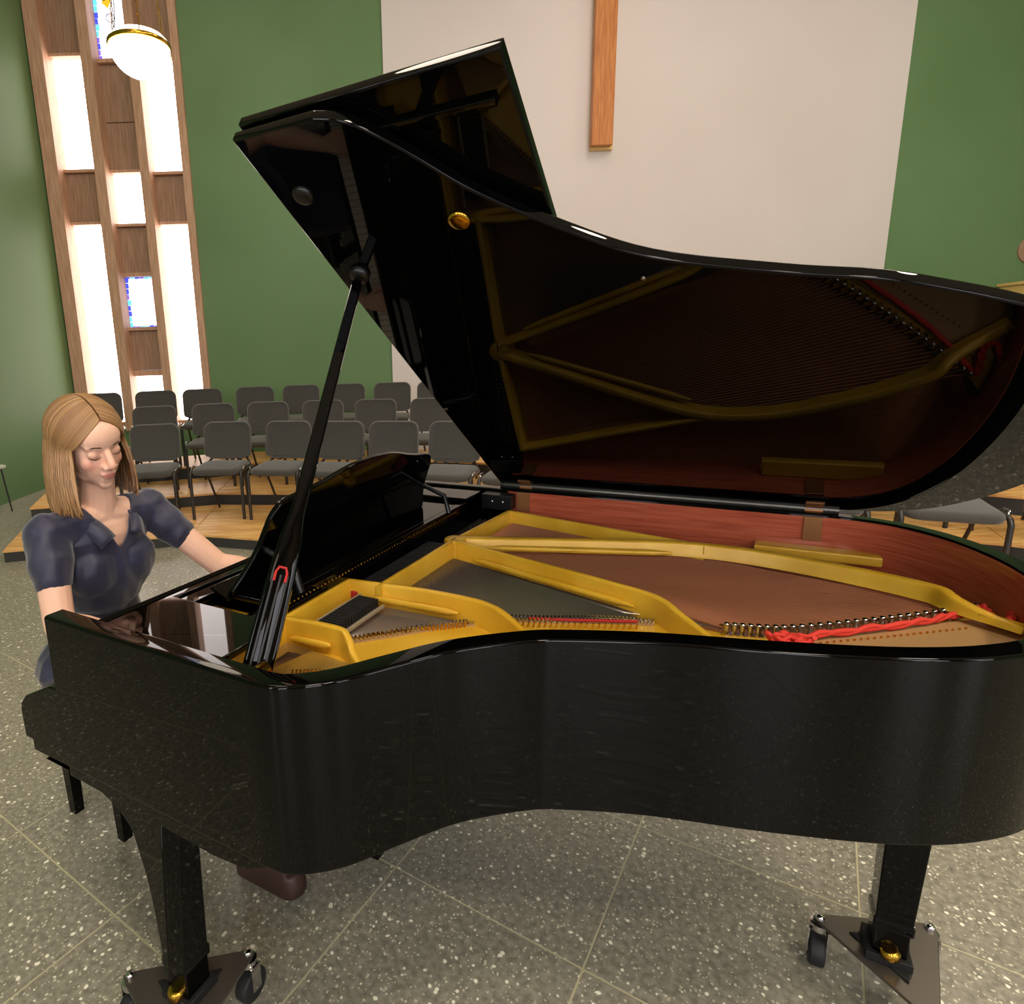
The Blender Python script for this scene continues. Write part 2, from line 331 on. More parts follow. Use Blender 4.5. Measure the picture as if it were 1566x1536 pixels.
# pendant lamps: one by the window, unseen copies added for reflections
def pendant():
    R = .285
    e = empty('pendant_lamp')
    MB().lathe([(R * sin(t), -R * .95 * cos(t)) for t in [.02 + (pi / 2 - .02) * k / 12 for k in range(13)]] + [(R * .96, .05), (R * .85, .085), (.02, .09)], seg=32).obj('glass_bowl', 'lamp_glass', e)
    MB().lathe([(R + .004, -.012), (R + .012, 0), (R + .012, .022), (R + .004, .03), (R - .02, .03), (R - .02, -.012)], seg=32).obj('gold_rim', 'brass', e)
    H_ = CEIL - 4.45
    for k in range(3):
        a = k * 2 * pi / 3 + .9; ch = MB(); nl = 44
        for i in range(nl):
            t = i / nl; t1 = (i + 1.25) / nl; rr_ = lambda q: (R - .01) * (1 - .75 * q)
            q0 = Vector((rr_(t) * cos(a), rr_(t) * sin(a), .03 + (H_ - .1) * t)); q1 = Vector((rr_(t1) * cos(a), rr_(t1) * sin(a), .03 + (H_ - .1) * t1))
            sd = Vector((-sin(a), cos(a), 0)) if i % 2 else Vector((cos(a), sin(a), 0)); mid = (q0 + q1) / 2
            ch.tube([q0, mid + sd * .012, q1], .0045, 5).tube([q0, mid - sd * .012, q1], .0045, 5)
        ch.obj('chain', 'brass', e)
    MB().lathe([(.02, H_ - .06), (.09, H_ - .05), (.10, H_ - .004), (.02, H_ - .003)]).obj('ceiling_rose', 'brass', e)
    return e
pl = pendant()
tag(pl, 'glowing white bowl lamp on gold chains in front of the tall window', 'lamp', 'pendant lamps of the hall')
pl.location = (-2.33, 6.74, 4.56)
for (x, y), lb in (((6.6, 1.2), 'unseen bowl lamp on gold chains added over the far side of the hall'), ((-2.3, -2.4), 'unseen bowl lamp on gold chains added over the entrance end'), ((6.6, -3.2), 'unseen bowl lamp on gold chains added in the entrance corner')):
    q = copy_tree(pl); q.location = (x, y, 4.5); q['label'] = lb

# ------------------------------------------------------------------ risers
VV = [((-3.12, 4.66), (-.32, .95)), ((-1.72, 4.98), (-.06, 1.0)), ((-.1, 4.42), (.30, .95)), ((1.6, 3.55), (.46, .89)), ((3.3, 2.6), (.5, .87)), ((4.7, 1.5), (.72, .69))]
OFF = [[0] * 6, [1.04, 1.08, 1.36, 1.3, 1.25, 1.2], [1.98, 2.04, 2.42, 2.3, 2.2, 2.1], [2.86, 2.98, 3.4, 3.2, 3.1, 3.0]]; TZ = [.10, .22, .36]
segn = ['end piece by the green side wall', 'second piece from the side wall', 'piece behind the music desk', 'piece behind the piano lid', 'far piece beyond the piano tail']
tiern = ['lowest', 'middle', 'top']
for k in range(3):
    for i in range(5):
        (p0, n0), (p1, n1) = VV[i], VV[i + 1]
        P = lambda p, n_, d: (p[0] + n_[0] * d, p[1] + n_[1] * d)
        poly = [P(p0, n0, OFF[k][i]), P(p1, n1, OFF[k][i + 1]), P(p1, n1, OFF[k + 1][i + 1] - .004), P(p0, n0, OFF[k + 1][i] - .004)]
        poly = inset(poly if sum(poly[a][0] * poly[(a + 1) % 4][1] - poly[(a + 1) % 4][0] * poly[a][1] for a in range(4)) > 0 else poly[::-1], .002)
        e = tag(empty('choir_riser', (p0[0], p0[1], 0)), f'{tiern[k]} wooden choir riser, {segn[i]}', 'riser', 'choir riser platforms')
        pl_ = [(a - p0[0], b_ - p0[1]) for a, b_ in poly]
        MB().prism(inset(pl_, .004), 0, TZ[k] - .02, .002).obj('skirt', 'riser_black', e, smooth=False)
        ang = math.atan2(poly[1][1] - poly[0][1], poly[1][0] - poly[0][0])
        MB().prism(pl_, TZ[k] - .02, TZ[k], .003).obj('deck', 'riser_wood', e, smooth=False)

# ------------------------------------------------------------------ stacking chairs
def chair():
    e = empty('stacking_chair')                       # faces -y, origin on the floor under the seat
    st = MB(); rings = []
    for k, (sc_, z) in enumerate(((.86, .425), (.97, .432), (1.0, .450), (.985, .468), (.93, .480), (.80, .486))):
        rings.append([(x * sc_, y * sc_ + .0, z - .012 * max(0, -(y) / .22) ** 2 + .006 * (y / .22)) for x, y in rrect(-.225, .225, -.215, .215, .075, 7)])
    st.loft(rings).obj('seat', 'fabric', e, angle=60)
    bk = MB(); rings = []
    for off, d in ((.03, -.02), (.008, -.028), (0, -.012), (0, .006), (.01, .018), (.035, .020)):
        ring = []
        for x, z in inset(rrect(-.23, .23, 0, .36, .08, 7), off):
            if z < .03: z += .022 * (abs(x) / .232) ** 2
            ring.append((x, .215 + z * .17 - .03 * (1 - (x / .232) ** 2) * -1 + d - .02, .495 + z))
        rings.append(ring)
    bk.loft(rings).obj('backrest', 'fabric', e, angle=60)
    for sx in (-1, 1):
        MB().tube([(sx * .236, -.19, .0), (sx * .236, -.19, .41), (sx * .235, -.175, .438), (sx * .234, -.14, .447), (sx * .232, .12, .447)], .0155, 8).obj('front_leg', 'chair_tube', e)
        MB().tube([(sx * .15, .26, .007), (sx * .185, .08, .40), (sx * .215, .03, .44), (sx * .23, -.05, .447)], .0115, 8).obj('rear_leg', 'chair_tube', e)
        MB().tube([(sx * .232, .10, .447), (sx * .215, .19, .452), (sx * .175, .235, .50), (sx * .165, .262, .60), (sx * .165, .275, .68)], .0115, 8).obj('back_support', 'chair_tube', e)
        MB().tube([(sx * .236, -.13, .447), (sx * .249, -.12, .475), (sx * .248, -.06, .482), (sx * .236, -.02, .452)], .006, 6).obj('link_hook', 'chrome', e)
        MB().lathe([(.015, 0), (.016, .004), (.0135, .02)], (sx * .236, -.19, .0), 10).obj('foot_cap', 'plastic', e)
    return e
c0 = chair()
rows = [[(-2.27, 5.9), (-1.57, 5.93), (-.95, 5.80), (-.44, 5.62), (.045, 5.46), (.575, 5.28), (1.10, 5.0), (1.63, 4.70)],
        [(-2.57, 6.72), (-1.96, 6.84), (-1.35, 6.86), (-.73, 6.82), (-.14, 6.72), (.46, 6.58), (1.05, 6.3)],
        [(-3.36, 7.18), (-2.79, 7.38), (-2.27, 7.5), (-1.67, 7.68), (-1.10, 7.74), (-.52, 7.72), (.05, 7.62), (.58, 7.5)]]
rown = ['front row', 'middle row', 'back row']
ordn = ['first', 'second', 'third', 'fourth', 'fifth', 'sixth', 'seventh', 'eighth']
first = True
def put_chair(x, y, z, ang, label):
    global first
    o = c0 if first else copy_tree(c0); first = False
    o.location = (x, y, z); o.rotation_euler = (0, 0, ang); tag(o, label, 'chair', 'charcoal stacking chairs on the choir risers')
for k, row in enumerate(rows):
    for i, (x, y) in enumerate(row):
        d = Vector((x - row[max(0, i - 1)][0] + row[min(len(row) - 1, i + 1)][0] - x, row[min(len(row) - 1, i + 1)][1] - row[max(0, i - 1)][1])); ang = math.atan2(d.y, d.x) * .9
        if k == 0 and i == 0: ang = .12
        yo = Vector((-sin(ang), cos(ang))) * .29          # back top sits .29 behind the origin
        put_chair(x - yo.x, y - yo.y, TZ[k], ang, f'charcoal stacking chair, {ordn[i]} from the side wall in the {rown[k]}')
for i, (x, y, ang) in enumerate(((2.63, 3.68, -.47), (3.20, 3.42, -.45), (3.74, 3.12, -.52))):
    put_chair(x, y, TZ[0], ang, f'charcoal stacking chair past the piano tail, {ordn[i]} from the lid in the front row')

for k, rn in ((1, 'middle row'), (2, 'back row')):
    for i, (x, y, ang) in enumerate(((2.63, 3.68, -.47), (3.20, 3.42, -.45), (3.74, 3.12, -.52))):
        put_chair(x + .52 * k, y + .93 * k, TZ[k], ang, f'charcoal stacking chair past the piano tail, {ordn[i]} from the lid in the {rn}')

# ------------------------------------------------------------------ the grand piano (local frame: a along the strings, b towards the bass, z up)
OX, OY, YAW, W, ZT = -.7010, 1.1365, -.5369, 1.5, 1.0205
pn = tag(empty('grand_piano', (OX, OY, 0), YAW), 'black lacquered grand piano with its lid propped open', 'piano')
curve = cat([(.50, 0), (.56, .0005), (.605, .012), (.665, .062), (.725, .15), (.79, .24), (.885, .325), (.95, .362), (1.08, .415), (1.27, .472), (1.44, .535), (1.56, .605), (1.65, .695), (1.715, .83), (1.742, .98), (1.735, 1.13), (1.70, 1.26), (1.64, 1.375), (1.55, 1.46), (1.43, 1.5), (1.3, W)], 6)
outer = [(0, 0), (.2, 0), (.35, 0), (.45, 0)] + curve + [(1.0, W), (.7, W), (.55, W), (.44, W), (.40, W), (.2, W), (0, W)]
def normals(path):
    out = []
    for i in range(len(path)):
        d = Vector(path[min(i + 1, len(path) - 1)]) - Vector(path[max(i - 1, 0)]); d.normalize(); out.append(Vector((-d.y, d.x)))
    return out
on = normals(outer)
def offs(d): return [tuple(Vector(p) + n_ * d) for p, n_ in zip(outer, on)]
def rimloft(prof):
    rings = []
    for (p, n_) in zip(outer, on):
        rings.append([(p[0] + n_.x * d, p[1] + n_.y * d, z if z > .8 else z + .0) for d, z in prof])
    return MB().loft(rings)
T_ = .043
rimloft([(0.0015, .684), (0, .688), (0, ZT - .006), (.0015, ZT - .002), (.005, ZT), (T_ - .004, ZT), (T_ - .001, ZT - .002), (T_, ZT - .005), (T_, .684)]).obj('rim', 'black', pn, angle=18)
i0 = next(i for i, p in enumerate(outer) if p[0] > .43)
inner = [(p, n_) for p, n_ in list(zip(outer, on))[i0:] if p[1] < 1.4 or p[0] > .42]
MB().loft([[(p[0] + n_.x * d, p[1] + n_.y * d, z) for d, z in ((T_ - .002, .84), (T_ - .002, ZT - .006), (T_ + .003, ZT - .006), (T_ + .003, .84))] for p, n_ in inner]).obj('inner_rim', 'mahogany', pn)
# front arm lower edge deepens towards the leg, as the case side does
MB().prism([(0, .66), (.42, .648), (.50, .655), (.555, .684), (.555, .70), (0, .70)], .002, .045, .002, T=lambda x, y, z: (x, z, y)).obj('side_skirt', 'black', pn)
MB().prism([(0, .66), (.42, .65), (.60, .684), (.60, .70), (0, .70)], W - .045, W - .002, .002, T=lambda x, y, z: (x, z, y)).obj('side_skirt', 'black', pn)
# keybed, key blocks, key slip
MB().box(-.134, .52, .006, W - .006, .672, .706, .004).obj('keybed', 'black', pn)
kb = [(.004, .70), (.004, .862), (-.03, .858), (-.125, .812), (-.148, .79), (-.153, .77), (-.152, .706)]
for b0, b1 in ((0, .075), (W - .075, W)):
    MB().prism(kb, b0, b1, .004, T=lambda x, y, z: (x, z, y)).obj('key_block', 'black', pn)
MB().box(-.15, -.128, .075, W - .075, .706, .745, .003).obj('key_slip', 'black', pn)
wkm = MB().box(-.125, .03, -.0112, .0112, .725, .752, .002).mesh('white_key'); wkm.materials.append(M['ivory'])
bkm = MB().prism([(-.03, -.0055), (.03, -.0055), (.03, .0055), (-.03, .0055)], .74, .765, .002).mesh('black_key'); bkm.materials.append(M['satin_black'])
K0 = .137; KP = (W - 2 * K0) / 52
for k in range(52):
    o = bpy.data.objects.new('white_key', wkm); COL.objects.link(o); o.parent = pn; o.location = (0, W - K0 - KP * (k + .5), 0)
    if k < 51 and (k % 7) in (0, 2, 3, 5, 6):
        o = bpy.data.objects.new('black_key', bkm); COL.objects.link(o); o.parent = pn; o.location = (-.005, W - K0 - KP * (k + 1), 0)
# fallboard, its rail, side shelves and desk rail
fb = MB(); prof = [(.045, .765), (.062, .765), (.072, .90), (.092, .985), (.10, 1.003), (.092, 1.009), (.078, 1.003), (.06, .93)]
fb.loft([[(x, b_, z) for x, z in prof] for b_ in (.055, .06, W - .06, W - .055)]).obj('fallboard', 'black', pn)
MB().box(.104, .128, .05, W - .05, .985, 1.004, .004).obj('fallboard_rail', 'black', pn)
for b0, b1 in ((.046, .205), (W - .205, W - .046)):
    MB().box(.13, .44 if b0 < .5 else .345, b0, b1, .998, 1.012, .003).obj('desk_shelf', 'black', pn)
MB().box(.132, .175, .205, W - .205, .985, .999, .003).obj('desk_rail', 'black', pn)
MB().box(.325, .345, .205, W - .205, .965, .999, .003).obj('action_rail', 'black', pn)
MB().box(.13, .32, .21, .32, .93, .948, .002).obj('pin_block_cover', 'gold', pn)
MB().box(.176, .324, .30, W - .205, .984, .998, .003).obj('desk_slide', 'black', pn)
# music desk
dk = [(.285, 0), (.285, .012), (.31, .045), (.335, .09), (.345, .135), (.352, .165), (.372, .188), (.405, .198), (.46, .203), (.53, .214), (.60, .228), (.66, .236), (.735, .239)]
dk = cat([(x, y * 1.13) for x, y in dk], 4); dkp = dk + [(1.47 - x, y) for x, y in dk[::-1][1:]]
DA, DT = .215, .40
TD = lambda x, y, z: (DA + y * sin(DT) + z * cos(DT), x, 1.003 + y * cos(DT) - z * sin(DT))
desk = MB().prism([(x, y) for x, y in dkp], 0, .014, .003, T=TD).obj('music_desk', 'black', pn)
MB().prism([(.27, -.006), (1.2, -.006), (1.2, .0), (.27, .0)], -.04, .016, .002, T=TD).obj('desk_ledge', 'black', desk)
for bb in (.36, 1.12):
    MB().tube([TD(bb, .10, .014), (DA + .13, bb, 1.06), (DA + .145, bb, 1.004)], .008, 8).obj('desk_support', 'satin_black', desk)
# row of tiny bright action screws seen under the desk
sr = MB()
for k in range(66):
    sr.ellipsoid((.347, .28 + k * .0142, .985), (.003, .0035, .003), 6)
sr.obj('action_screws', 'brass', pn)['kind'] = 'stuff'

# soundboard and iron plate
ins = offs(T_ + .001)
i1 = next(i for i, p in enumerate(outer) if p[0] > .40)
sbp = [p for p in ins[i1:] if p[0] > .30]
MB().prism(sbp + [(.30, W - .05), (.30, .05)], .855, .866, .001).obj('soundboard', 'soundboard', pn, smooth=False)
MB().prism(sbp[:] + [(.30, W - .05), (.30, .05)], .69, .70, .001).obj('bottom_board', 'dull_black', pn, smooth=False)
def onrim(a):    # inner rim b at position a on the treble side
    q = [p for p in offs(T_ + .004) if p[1] < 1.0]
    for p, r_ in zip(q, q[1:]):
        if p[0] <= a <= r_[0]: t = (a - p[0]) / max(1e-6, r_[0] - p[0]); return p[1] + (r_[1] - p[1]) * t
    return q[-1][1]
rimpts = [p for p in offs(T_ + .006) if (.36 < p[0] and p[1] < 1.2)]
hitch = [(1.69, 1.20), (1.645, 1.135), (1.52, 1.02), (1.40, .925), (1.28, .835), (1.172, .785), (1.07, .785), (.998, .775), (.829, .700), (.70, .645), (.632, .585), (.55, .50), (.475, .430), (.43, .36), (.40, .25), (.37, .12)]
MB().prism(rimpts + hitch, .886, .900, .003).obj('hitch_plate', 'gold', pn)
# tan strip along the tail rim
tail = [p for p in offs(T_ + .004) if p[0] > 1.2 and p[1] < 1.1]
MB().prism(tail + [(1.66, 1.09), (1.53, .985), (1.41, .89), (1.29, .80)], .902, .910, .002).obj('tail_apron', 'bridge_wood', pn)
# front web of the plate
MB().box(.30, .345, .06, .56, .886, .905, .003).obj('pin_plate', 'gold', pn)
MB().box(.345, .43, .58, 1.42, .886, .902, .003).obj('pin_block', 'dull_black', pn)
MB().box(.20, .33, .06, W - .06, .80, .885).obj('action_bed', 'dull_black', pn, smooth=False)

def fin(path, z0, z1, t, name='strut', drop=None, parent=pn):
    """upright web of the iron plate following a plan path, rounded top, height fading at the end"""
    pts = [Vector(p) for p in cat(path, 5)]; rings = []; n_ = len(pts)
    for i, p in enumerate(pts):
        d = (pts[min(i + 1, n_ - 1)] - pts[max(0, i - 1)]).normalized(); nn = Vector((-d.y, d.x)); zz = z1(i / (n_ - 1)) if callable(z1) else z1
        h = t / 2
        pr = [(-h * 1.5, z0), (-h, z0 + .012), (-h, zz - .006), (-h * .8, zz - .0015), (-h * .3, zz), (h * .3, zz), (h * .8, zz - .0015), (h, zz - .006), (h, z0 + .012), (h * 1.5, z0)]
        rings.append([(p.x + nn.x * o_, p.y + nn.y * o_, z) for o_, z in pr])
    return MB().loft(rings).obj(name, 'gold', parent, angle=50)
def ease(z, e, t0): return lambda t: z if t < t0 else z - (z - e) * (3 * ((t - t0) / (1 - t0)) ** 2 - 2 * ((t - t0) / (1 - t0)) ** 3)
fin([(.345, .10), (.345, .3), (.34, .57)], .886, .962, .016, 'cross_bar')
fin([(.433, .565), (.436, .80), (.438, 1.0)], .886, .962, .018, 'cross_bar')
fin([(.438, 1.0), (.455, 1.2), (.47, 1.385)], .886, .962, .018, 'cross_bar')
fin([(.47, 1.385), (.75, 1.315), (1.034, 1.245), (1.10, 1.228)], .900, .962, .016)
fin([(.436, 1.008), (.65, 1.09), (.90, 1.185), (1.07, 1.232), (1.24, 1.226), (1.42, 1.175), (1.558, 1.112), (1.60, 1.06), (1.69, .985)], .925, ease(.964, .935, .8), .026)
fin([(.445, .98), (.62, .925), (.796, .870), (.92, .828), (1.025, .785), (1.09, .716), (1.162, .652), (1.228, .605)], .886, ease(.962, .925, .6), .016)
fin([(.335, .568), (.528, .590), (.664, .588), (.72, .572), (.80, .53), (.884, .478)], .886, ease(.962, .925, .62), .016)
fin([(.348, .318), (.42, .326), (.485, .326), (.52, .308), (.556, .282), (.653, .244)], .886, ease(.962, .915, .45), .016)
# raised ribs on the strut flanks
def rib(p0, p1, r, z):
    MB().tube([(p0[0], p0[1], z), (p0[0] * .9 + p1[0] * .1, p0[1] * .9 + p1[1] * .1, z), (p0[0] * .1 + p1[0] * .9, p0[1] * .1 + p1[1] * .9, z), (p1[0], p1[1], z)], [r * .3, r, r, r * .4], 8).obj('strut_rib', 'gold', pn)
rib((.53, 1.018), (1.02, 1.186), .009, .938); rib((.52, .938), (.985, .785), .009, .925); rib((.42, .565), (.64, .572), .009, .925); rib((.37, .305), (.47, .313), .008, .922)
MB().lathe([(.0, .962), (.012, .962), (.03, .962), (.034, .958), (.036, .90), (.0, .90)][1:], (.438, 1.0, 0), 20).obj('plate_node', 'gold', pn)
MB().box(1.22, 1.52, 1.40, 1.455, .90, .93, .006).obj('bass_ledge', 'gold', pn)
# strings by section (fine parallel wires, too thin to pick apart)
def strings(n_, A0, A1, B0, B1, z0, z1, r, m, bend=None):
    mb = MB()
    for k in range(n_):
        t = k / (n_ - 1); p = Vector(A0).lerp(Vector(A1), t); q = Vector(B0).lerp(Vector(B1), t)
        if bend: q = Vector(bend(t))
        mb.tube([(p.x, p.y, z0), (q.x, q.y, z1)], r, 4, False)
    o = mb.obj('strings', m, pn); o['kind'] = 'stuff'
strings(44, (.36, .12), (.36, .30), (.43, .17), (.56, .29), .912, .905, .0006, 'steel_string')
strings(60, (.35, .34), (.35, .55), (.47, .40), (.66, .575), .912, .905, .0006, 'steel_string')
strings(96, (.44, .60), (.45, .955), (.71, .62), (1.02, .762), .912, .906, .0007, 'steel_string')
pin = cat([(1.172, .775), (1.28, .815), (1.40, .905), (1.52, 1.005), (1.645, 1.12)], 8)
def onpin(t): k = t * (len(pin) - 1); i = min(int(k), len(pin) - 2); return Vector(pin[i]).lerp(Vector(pin[i + 1]), k - i)
strings(52, (.47, 1.04), (.49, 1.36), (0, 0), (1, 1), .922, .914, .0016, 'copper_string', bend=lambda t: onpin(t))
strings(60, (.44, .70), (.45, .97), (1.05, .80), (1.17, .79), .908, .905, .0007, 'steel_string')
# bridges with their bright pins
def bridge(path, w_, z, npin):
    pts = [Vector(p) for p in cat(path, 5)]; n_ = normals([tuple(p) for p in pts])
    mb = MB().loft([[(p.x + n_[i].x * o_, p.y + n_[i].y * o_, zz) for o_, zz in ((-w_, .866), (-w_ * .9, z), (w_ * .9, z), (w_, .866))] for i, p in enumerate(pts)]); br = mb.obj('bridge', 'bridge_wood', pn)
    pm = MB()
    for k in range(npin):
        t = (k + .5) / npin * (len(pts) - 1); i = int(t); p = pts[i].lerp(pts[min(i + 1, len(pts) - 1)], t - i)
        for o_ in (-.5, .5):
            q = p + n_[i] * w_ * o_; pm.tube([(q.x, q.y, z - .002), (q.x + .004, q.y, z + .009)], .0026, 5)
    q = pm.obj('bridge_pins', 'chrome', br); q['kind'] = 'stuff'
bridge([(.42, .33), (.52, .435), (.632, .555), (.72, .615)], .012, .903, 44)
bridge([(.72, .632), (.829, .678), (.93, .728), (1.03, .762)], .013, .903, 40)
hp = MB()
for k in range(30):
    q = onpin(k / 29); hp.lathe([(.0075, .900), (.0085, .904), (.006, .908), (.005, .922), (.0065, .926), (.004, .930)], (q.x, q.y - .004, 0), 8)
for k in range(30):
    q = onpin(k / 29); hp.tube([(q.x - .012, q.y + .012, .914), (q.x + .004, q.y - .002, .916)], .004, 6)
hp.obj('hitch_pins', 'chrome', pn)['kind'] = 'stuff'
hp = MB()
for path, n_ in (([(.45, .21), (.55, .265)], 16), ([(.47, .385), (.56, .475), (.66, .56)], 30), ([(.73, .60), (.86, .655), (1.0, .715)], 24), ([(1.3, .76), (1.45, .875), (1.6, .995)], 26)):
    pts = cat(path, 10)
    for k in range(n_):
        t = k / (n_ - 1) * (len(pts) - 1); i = min(int(t), len(pts) - 2); q = Vector(pts[i]).lerp(Vector(pts[i + 1]), t - i); hp.tube([(q.x, q.y, .898), (q.x + .003, q.y, .914)], .0024, 5)
hp.obj('plate_pins', 'brass', pn)['kind'] = 'stuff'
# tuning pins and dampers
tp = MB()
for (a0, a1, b0, b1, na, nb) in ((.305, .335, .09, .54, 3, 40), (.37, .42, .60, 1.38, 4, 52)):
    for i in range(na):
        for k in range(nb):
            x = a0 + (a1 - a0) * i / max(1, na - 1); y = b0 + (b1 - b0) * (k + .25 * i) / nb; tp.tube([(x, y, .90), (x - .002, y, .925)], .003, 5)
tp.obj('tuning_pins', 'steel_string', pn)['kind'] = 'stuff'
for k in range(16):
    b_ = .345 + k * .0115
    d = MB().box(.40, .455, b_, b_ + .008, .925, .945, .001).obj('damper', 'dull_black', pn, smooth=False); 
    MB().box(.402, .453, b_ + .001, b_ + .007, .913, .9255).obj('damper_felt', 'white_felt', d, smooth=False)
MB().box(.392, .398, .34, .54, .935, .943, .001).box(.458, .463, .34, .54, .918, .926, .001).obj('damper_rail', 'damper_wood', pn)
for k in range(30):
    b_ = .60 + k * .0125
    d = MB().box(.36, .425, b_, b_ + .009, .925, .95, .001).obj('damper', 'dull_black', pn, smooth=False)
MB().box(.352, .37, .56, .70, .905, .935, .003).obj('felt_strip', 'red_felt', pn)
MB().box(.745, .99, .0, .006, 0, .006, .001)
MB().tube([(.78, .652, .909), (.88, .69, .909), (1.0, .742, .909)], .0035, 8).obj('string_braid', 'red_felt', pn)
# bass-side hinge block seen past the desk, screws, spine hinges
MB().box(.36, .47, W - .10, W - .046, .955, 1.010, .003).obj('hinge_block', 'satin_black', pn)
for a in (.40, .44): MB().ellipsoid((a, W - .101, .985), (.005, .003, .005), 10).obj('screw', 'chrome', pn)
LA = .5776
def TL(a, s_, off): return (a, W - .004 - s_ * cos(LA) + off * sin(LA), ZT + .024 + s_ * sin(LA) + off * cos(LA))
for a in (.50, 1.36):
    h = MB().box(a - .022, a + .022, W - .052, W - .046, ZT - .075, ZT - .005, .002).obj('lid_hinge', 'old_brass', pn)
    MB().tube([(a - .022, W - .02, ZT + .008), (a + .022, W - .02, ZT + .008)], .008, 10).obj('hinge_knuckle', 'old_brass', h)
    MB().prism([(a - .022, .01), (a + .022, .01), (a + .022, .05), (a - .022, .05)], -.018, -.014, .001, T=TL).obj('hinge_leaf', 'old_brass', h)
MB().tube([(.402, W - .014, ZT + .011), (.8, W - .014, ZT + .011), (1.42, W - .014, ZT + .011)], .0125, 12).obj('spine_hinge', 'hinge_grey', pn)
# lid
lp = cat([(.56, 1.522), (.605, 1.508), (.645, 1.478), (.70, 1.415), (.77, 1.33), (.884, 1.228), (1.019, 1.133), (1.211, 1.066), (1.344, 1.031), (1.429, .995), (1.528, .945), (1.62, .88), (1.70, .78), (1.75, .65), (1.765, .50), (1.75, .33), (1.70, .19), (1.62, .075), (1.52, .015), (1.40, 0)], 6)
lidp = [(.40, 0), (.40, 1.522)] + lp + [(1.0, 0), (.7, 0)]
lid = MB().prism(lidp, -.014, .008, .004, T=TL).obj('lid', 'black', pn, angle=18)
MB().prism([(.402, .0), (.866, .0), (.866, 1.524), (.402, 1.524)], .016, .038, .004, T=TL).obj('lid_flap', 'black', pn, angle=18)
MB().prism([(.43, 1.452), (.84, 1.452), (.84, 1.466), (.43, 1.466)], .006, .018, .002, T=TL).obj('flap_batten', 'black', lid)
MB().tube([TL(.398, .02, .013), TL(.398, 1.515, .013)], .0035, 8).obj('flap_hinge', 'brass', pn)
def knob(a, s_, r, m, name, h=.012):
    mb = MB(); c = Vector(TL(a, s_, -.014)); nrm = (Vector(TL(a, s_, -1)) - Vector(TL(a, s_, 0))).normalized(); u = Vector((1, 0, 0)); v_ = nrm.cross(u)
    prof = [(r, 0), (r, h * .5), (r * .85, h * .85), (r * .5, h), (.001, h * 1.02)]
    mb.loft([[c + nrm * z + (u * cos(2 * pi * k / 20) + v_ * sin(2 * pi * k / 20)) * q for k in range(20)] for q, z in prof]); return mb.obj(name, m, lid)
knob(.72, 1.278, .020, 'brass', 'lock_plate', .006); knob(.459, 1.392, .020, 'satin_black', 'lid_bumper', .010); knob(1.0, 1.085, .004, 'steel_string', 'lid_button', .004)
cupo = knob(.456, 1.178, .022, 'satin_black', 'prop_cup', .014)
# prop stick
b0 = Vector((.487, .074, .972)); t0 = Vector(TL(.456, 1.178, -.018)); dv = (t0 - b0); Ln = dv.length; dv.normalize()
sx = (Vector((cos(-.537 + .0), 0, 0)) * 0 + Vector((.80, .60, 0))); sx = (sx - dv * sx.dot(dv)).normalized(); sy = dv.cross(sx)
def stick(prof, name, m, parent, x0=0, y0=0):
    rings = []
    for t, hw, hd in prof:
        c = b0 + dv * (t * Ln) + sx * x0 + sy * y0; rr_ = .25
        rings.append([c + sx * x * hw + sy * y * hd for x, y in ((-1, -.7), (-.8, -1), (.8, -1), (1, -.7), (1, .7), (.8, 1), (-.8, 1), (-1, .7))])
    return MB().loft(rings).obj(name, m, parent, angle=40)
ps = stick([(0, .022, .008), (.02, .026, .009), (.10, .026, .009), (.22, .024, .009), (.30, .021, .009), (.36, .014, .008), (.60, .0115, .008), (.97, .010, .008), (.985, .007, .007), (1.0, .005, .005)], 'prop_stick', 'black', pn)
for xx in (-.0125, 0.0, .0125):
    stick([(.01, .0022, .004), (.22, .0022, .004)], 'stick_groove_bead', 'satin_black', ps, xx, -.008); stick([(.01, .0022, .004), (.22, .0022, .004)], 'stick_groove_bead', 'satin_black', ps, xx, .008)
for sg in (-1, 1):
    yy = .0125 * sg
    pts = [b0 + dv * (t * Ln) + sx * x + sy * yy for t, x in ((.205, -.010), (.225, -.010), (.236, -.006), (.236, .006), (.225, .010), (.205, .010))]
    MB().tube(pts, .0025, 8).obj('felt_loop', 'red_felt', ps)
bk_ = MB().box(.455, .52, .048, .062, .955, 1.000, .003).obj('prop_bracket', 'brass', pn)
MB().tube([(.487, .05, .975), (.487, .095, .975)], .011, 14).obj('bracket_pin', 'brass', bk_)
MB().tube([(.512, .05, .997), (.512, .075, .997)], .014, 14).obj('bracket_lug', 'brass', bk_)
# legs
def leg(a, b_, name='leg'):
    lg = MB().loft([[(a + x * hw, b_ + y * hw, z) for x, y in rrect(-1, 1, -1, 1, .12, 3)] for hw, z in ((.056, .69), (.056, .665), (.045, .66), (.042, .645), (.034, .24), (.037, .235), (.037, .215), (.032, .21), (.032, .15))]).obj(name, 'black', pn)
    MB().lathe([(.012, .142), (.02, .150), (.02, .165), (.012, .17)], (a, b_ - .034, 0), 12).obj('brass_ferrule', 'brass', lg)
    return lg
legs = ((.195, .085), (.195, W - .085), (1.545, .93))
for a, b_ in legs: leg(a, b_)
for b0_ in (.004, W - .044):
    sw = cat([(-.09, .668), (.023, .668), (.097, .654), (.15, .634), (.184, .603), (.201, .551), (.216, .49), (.228, .376), (.232, .262)], 4) + [(.244, .262), (.262, .45), (.284, .675)]
    MB().prism(sw, b0_, b0_ + .04, .003, T=lambda x, y, z: (x, z, y)).obj('leg_bracket', 'black', pn)
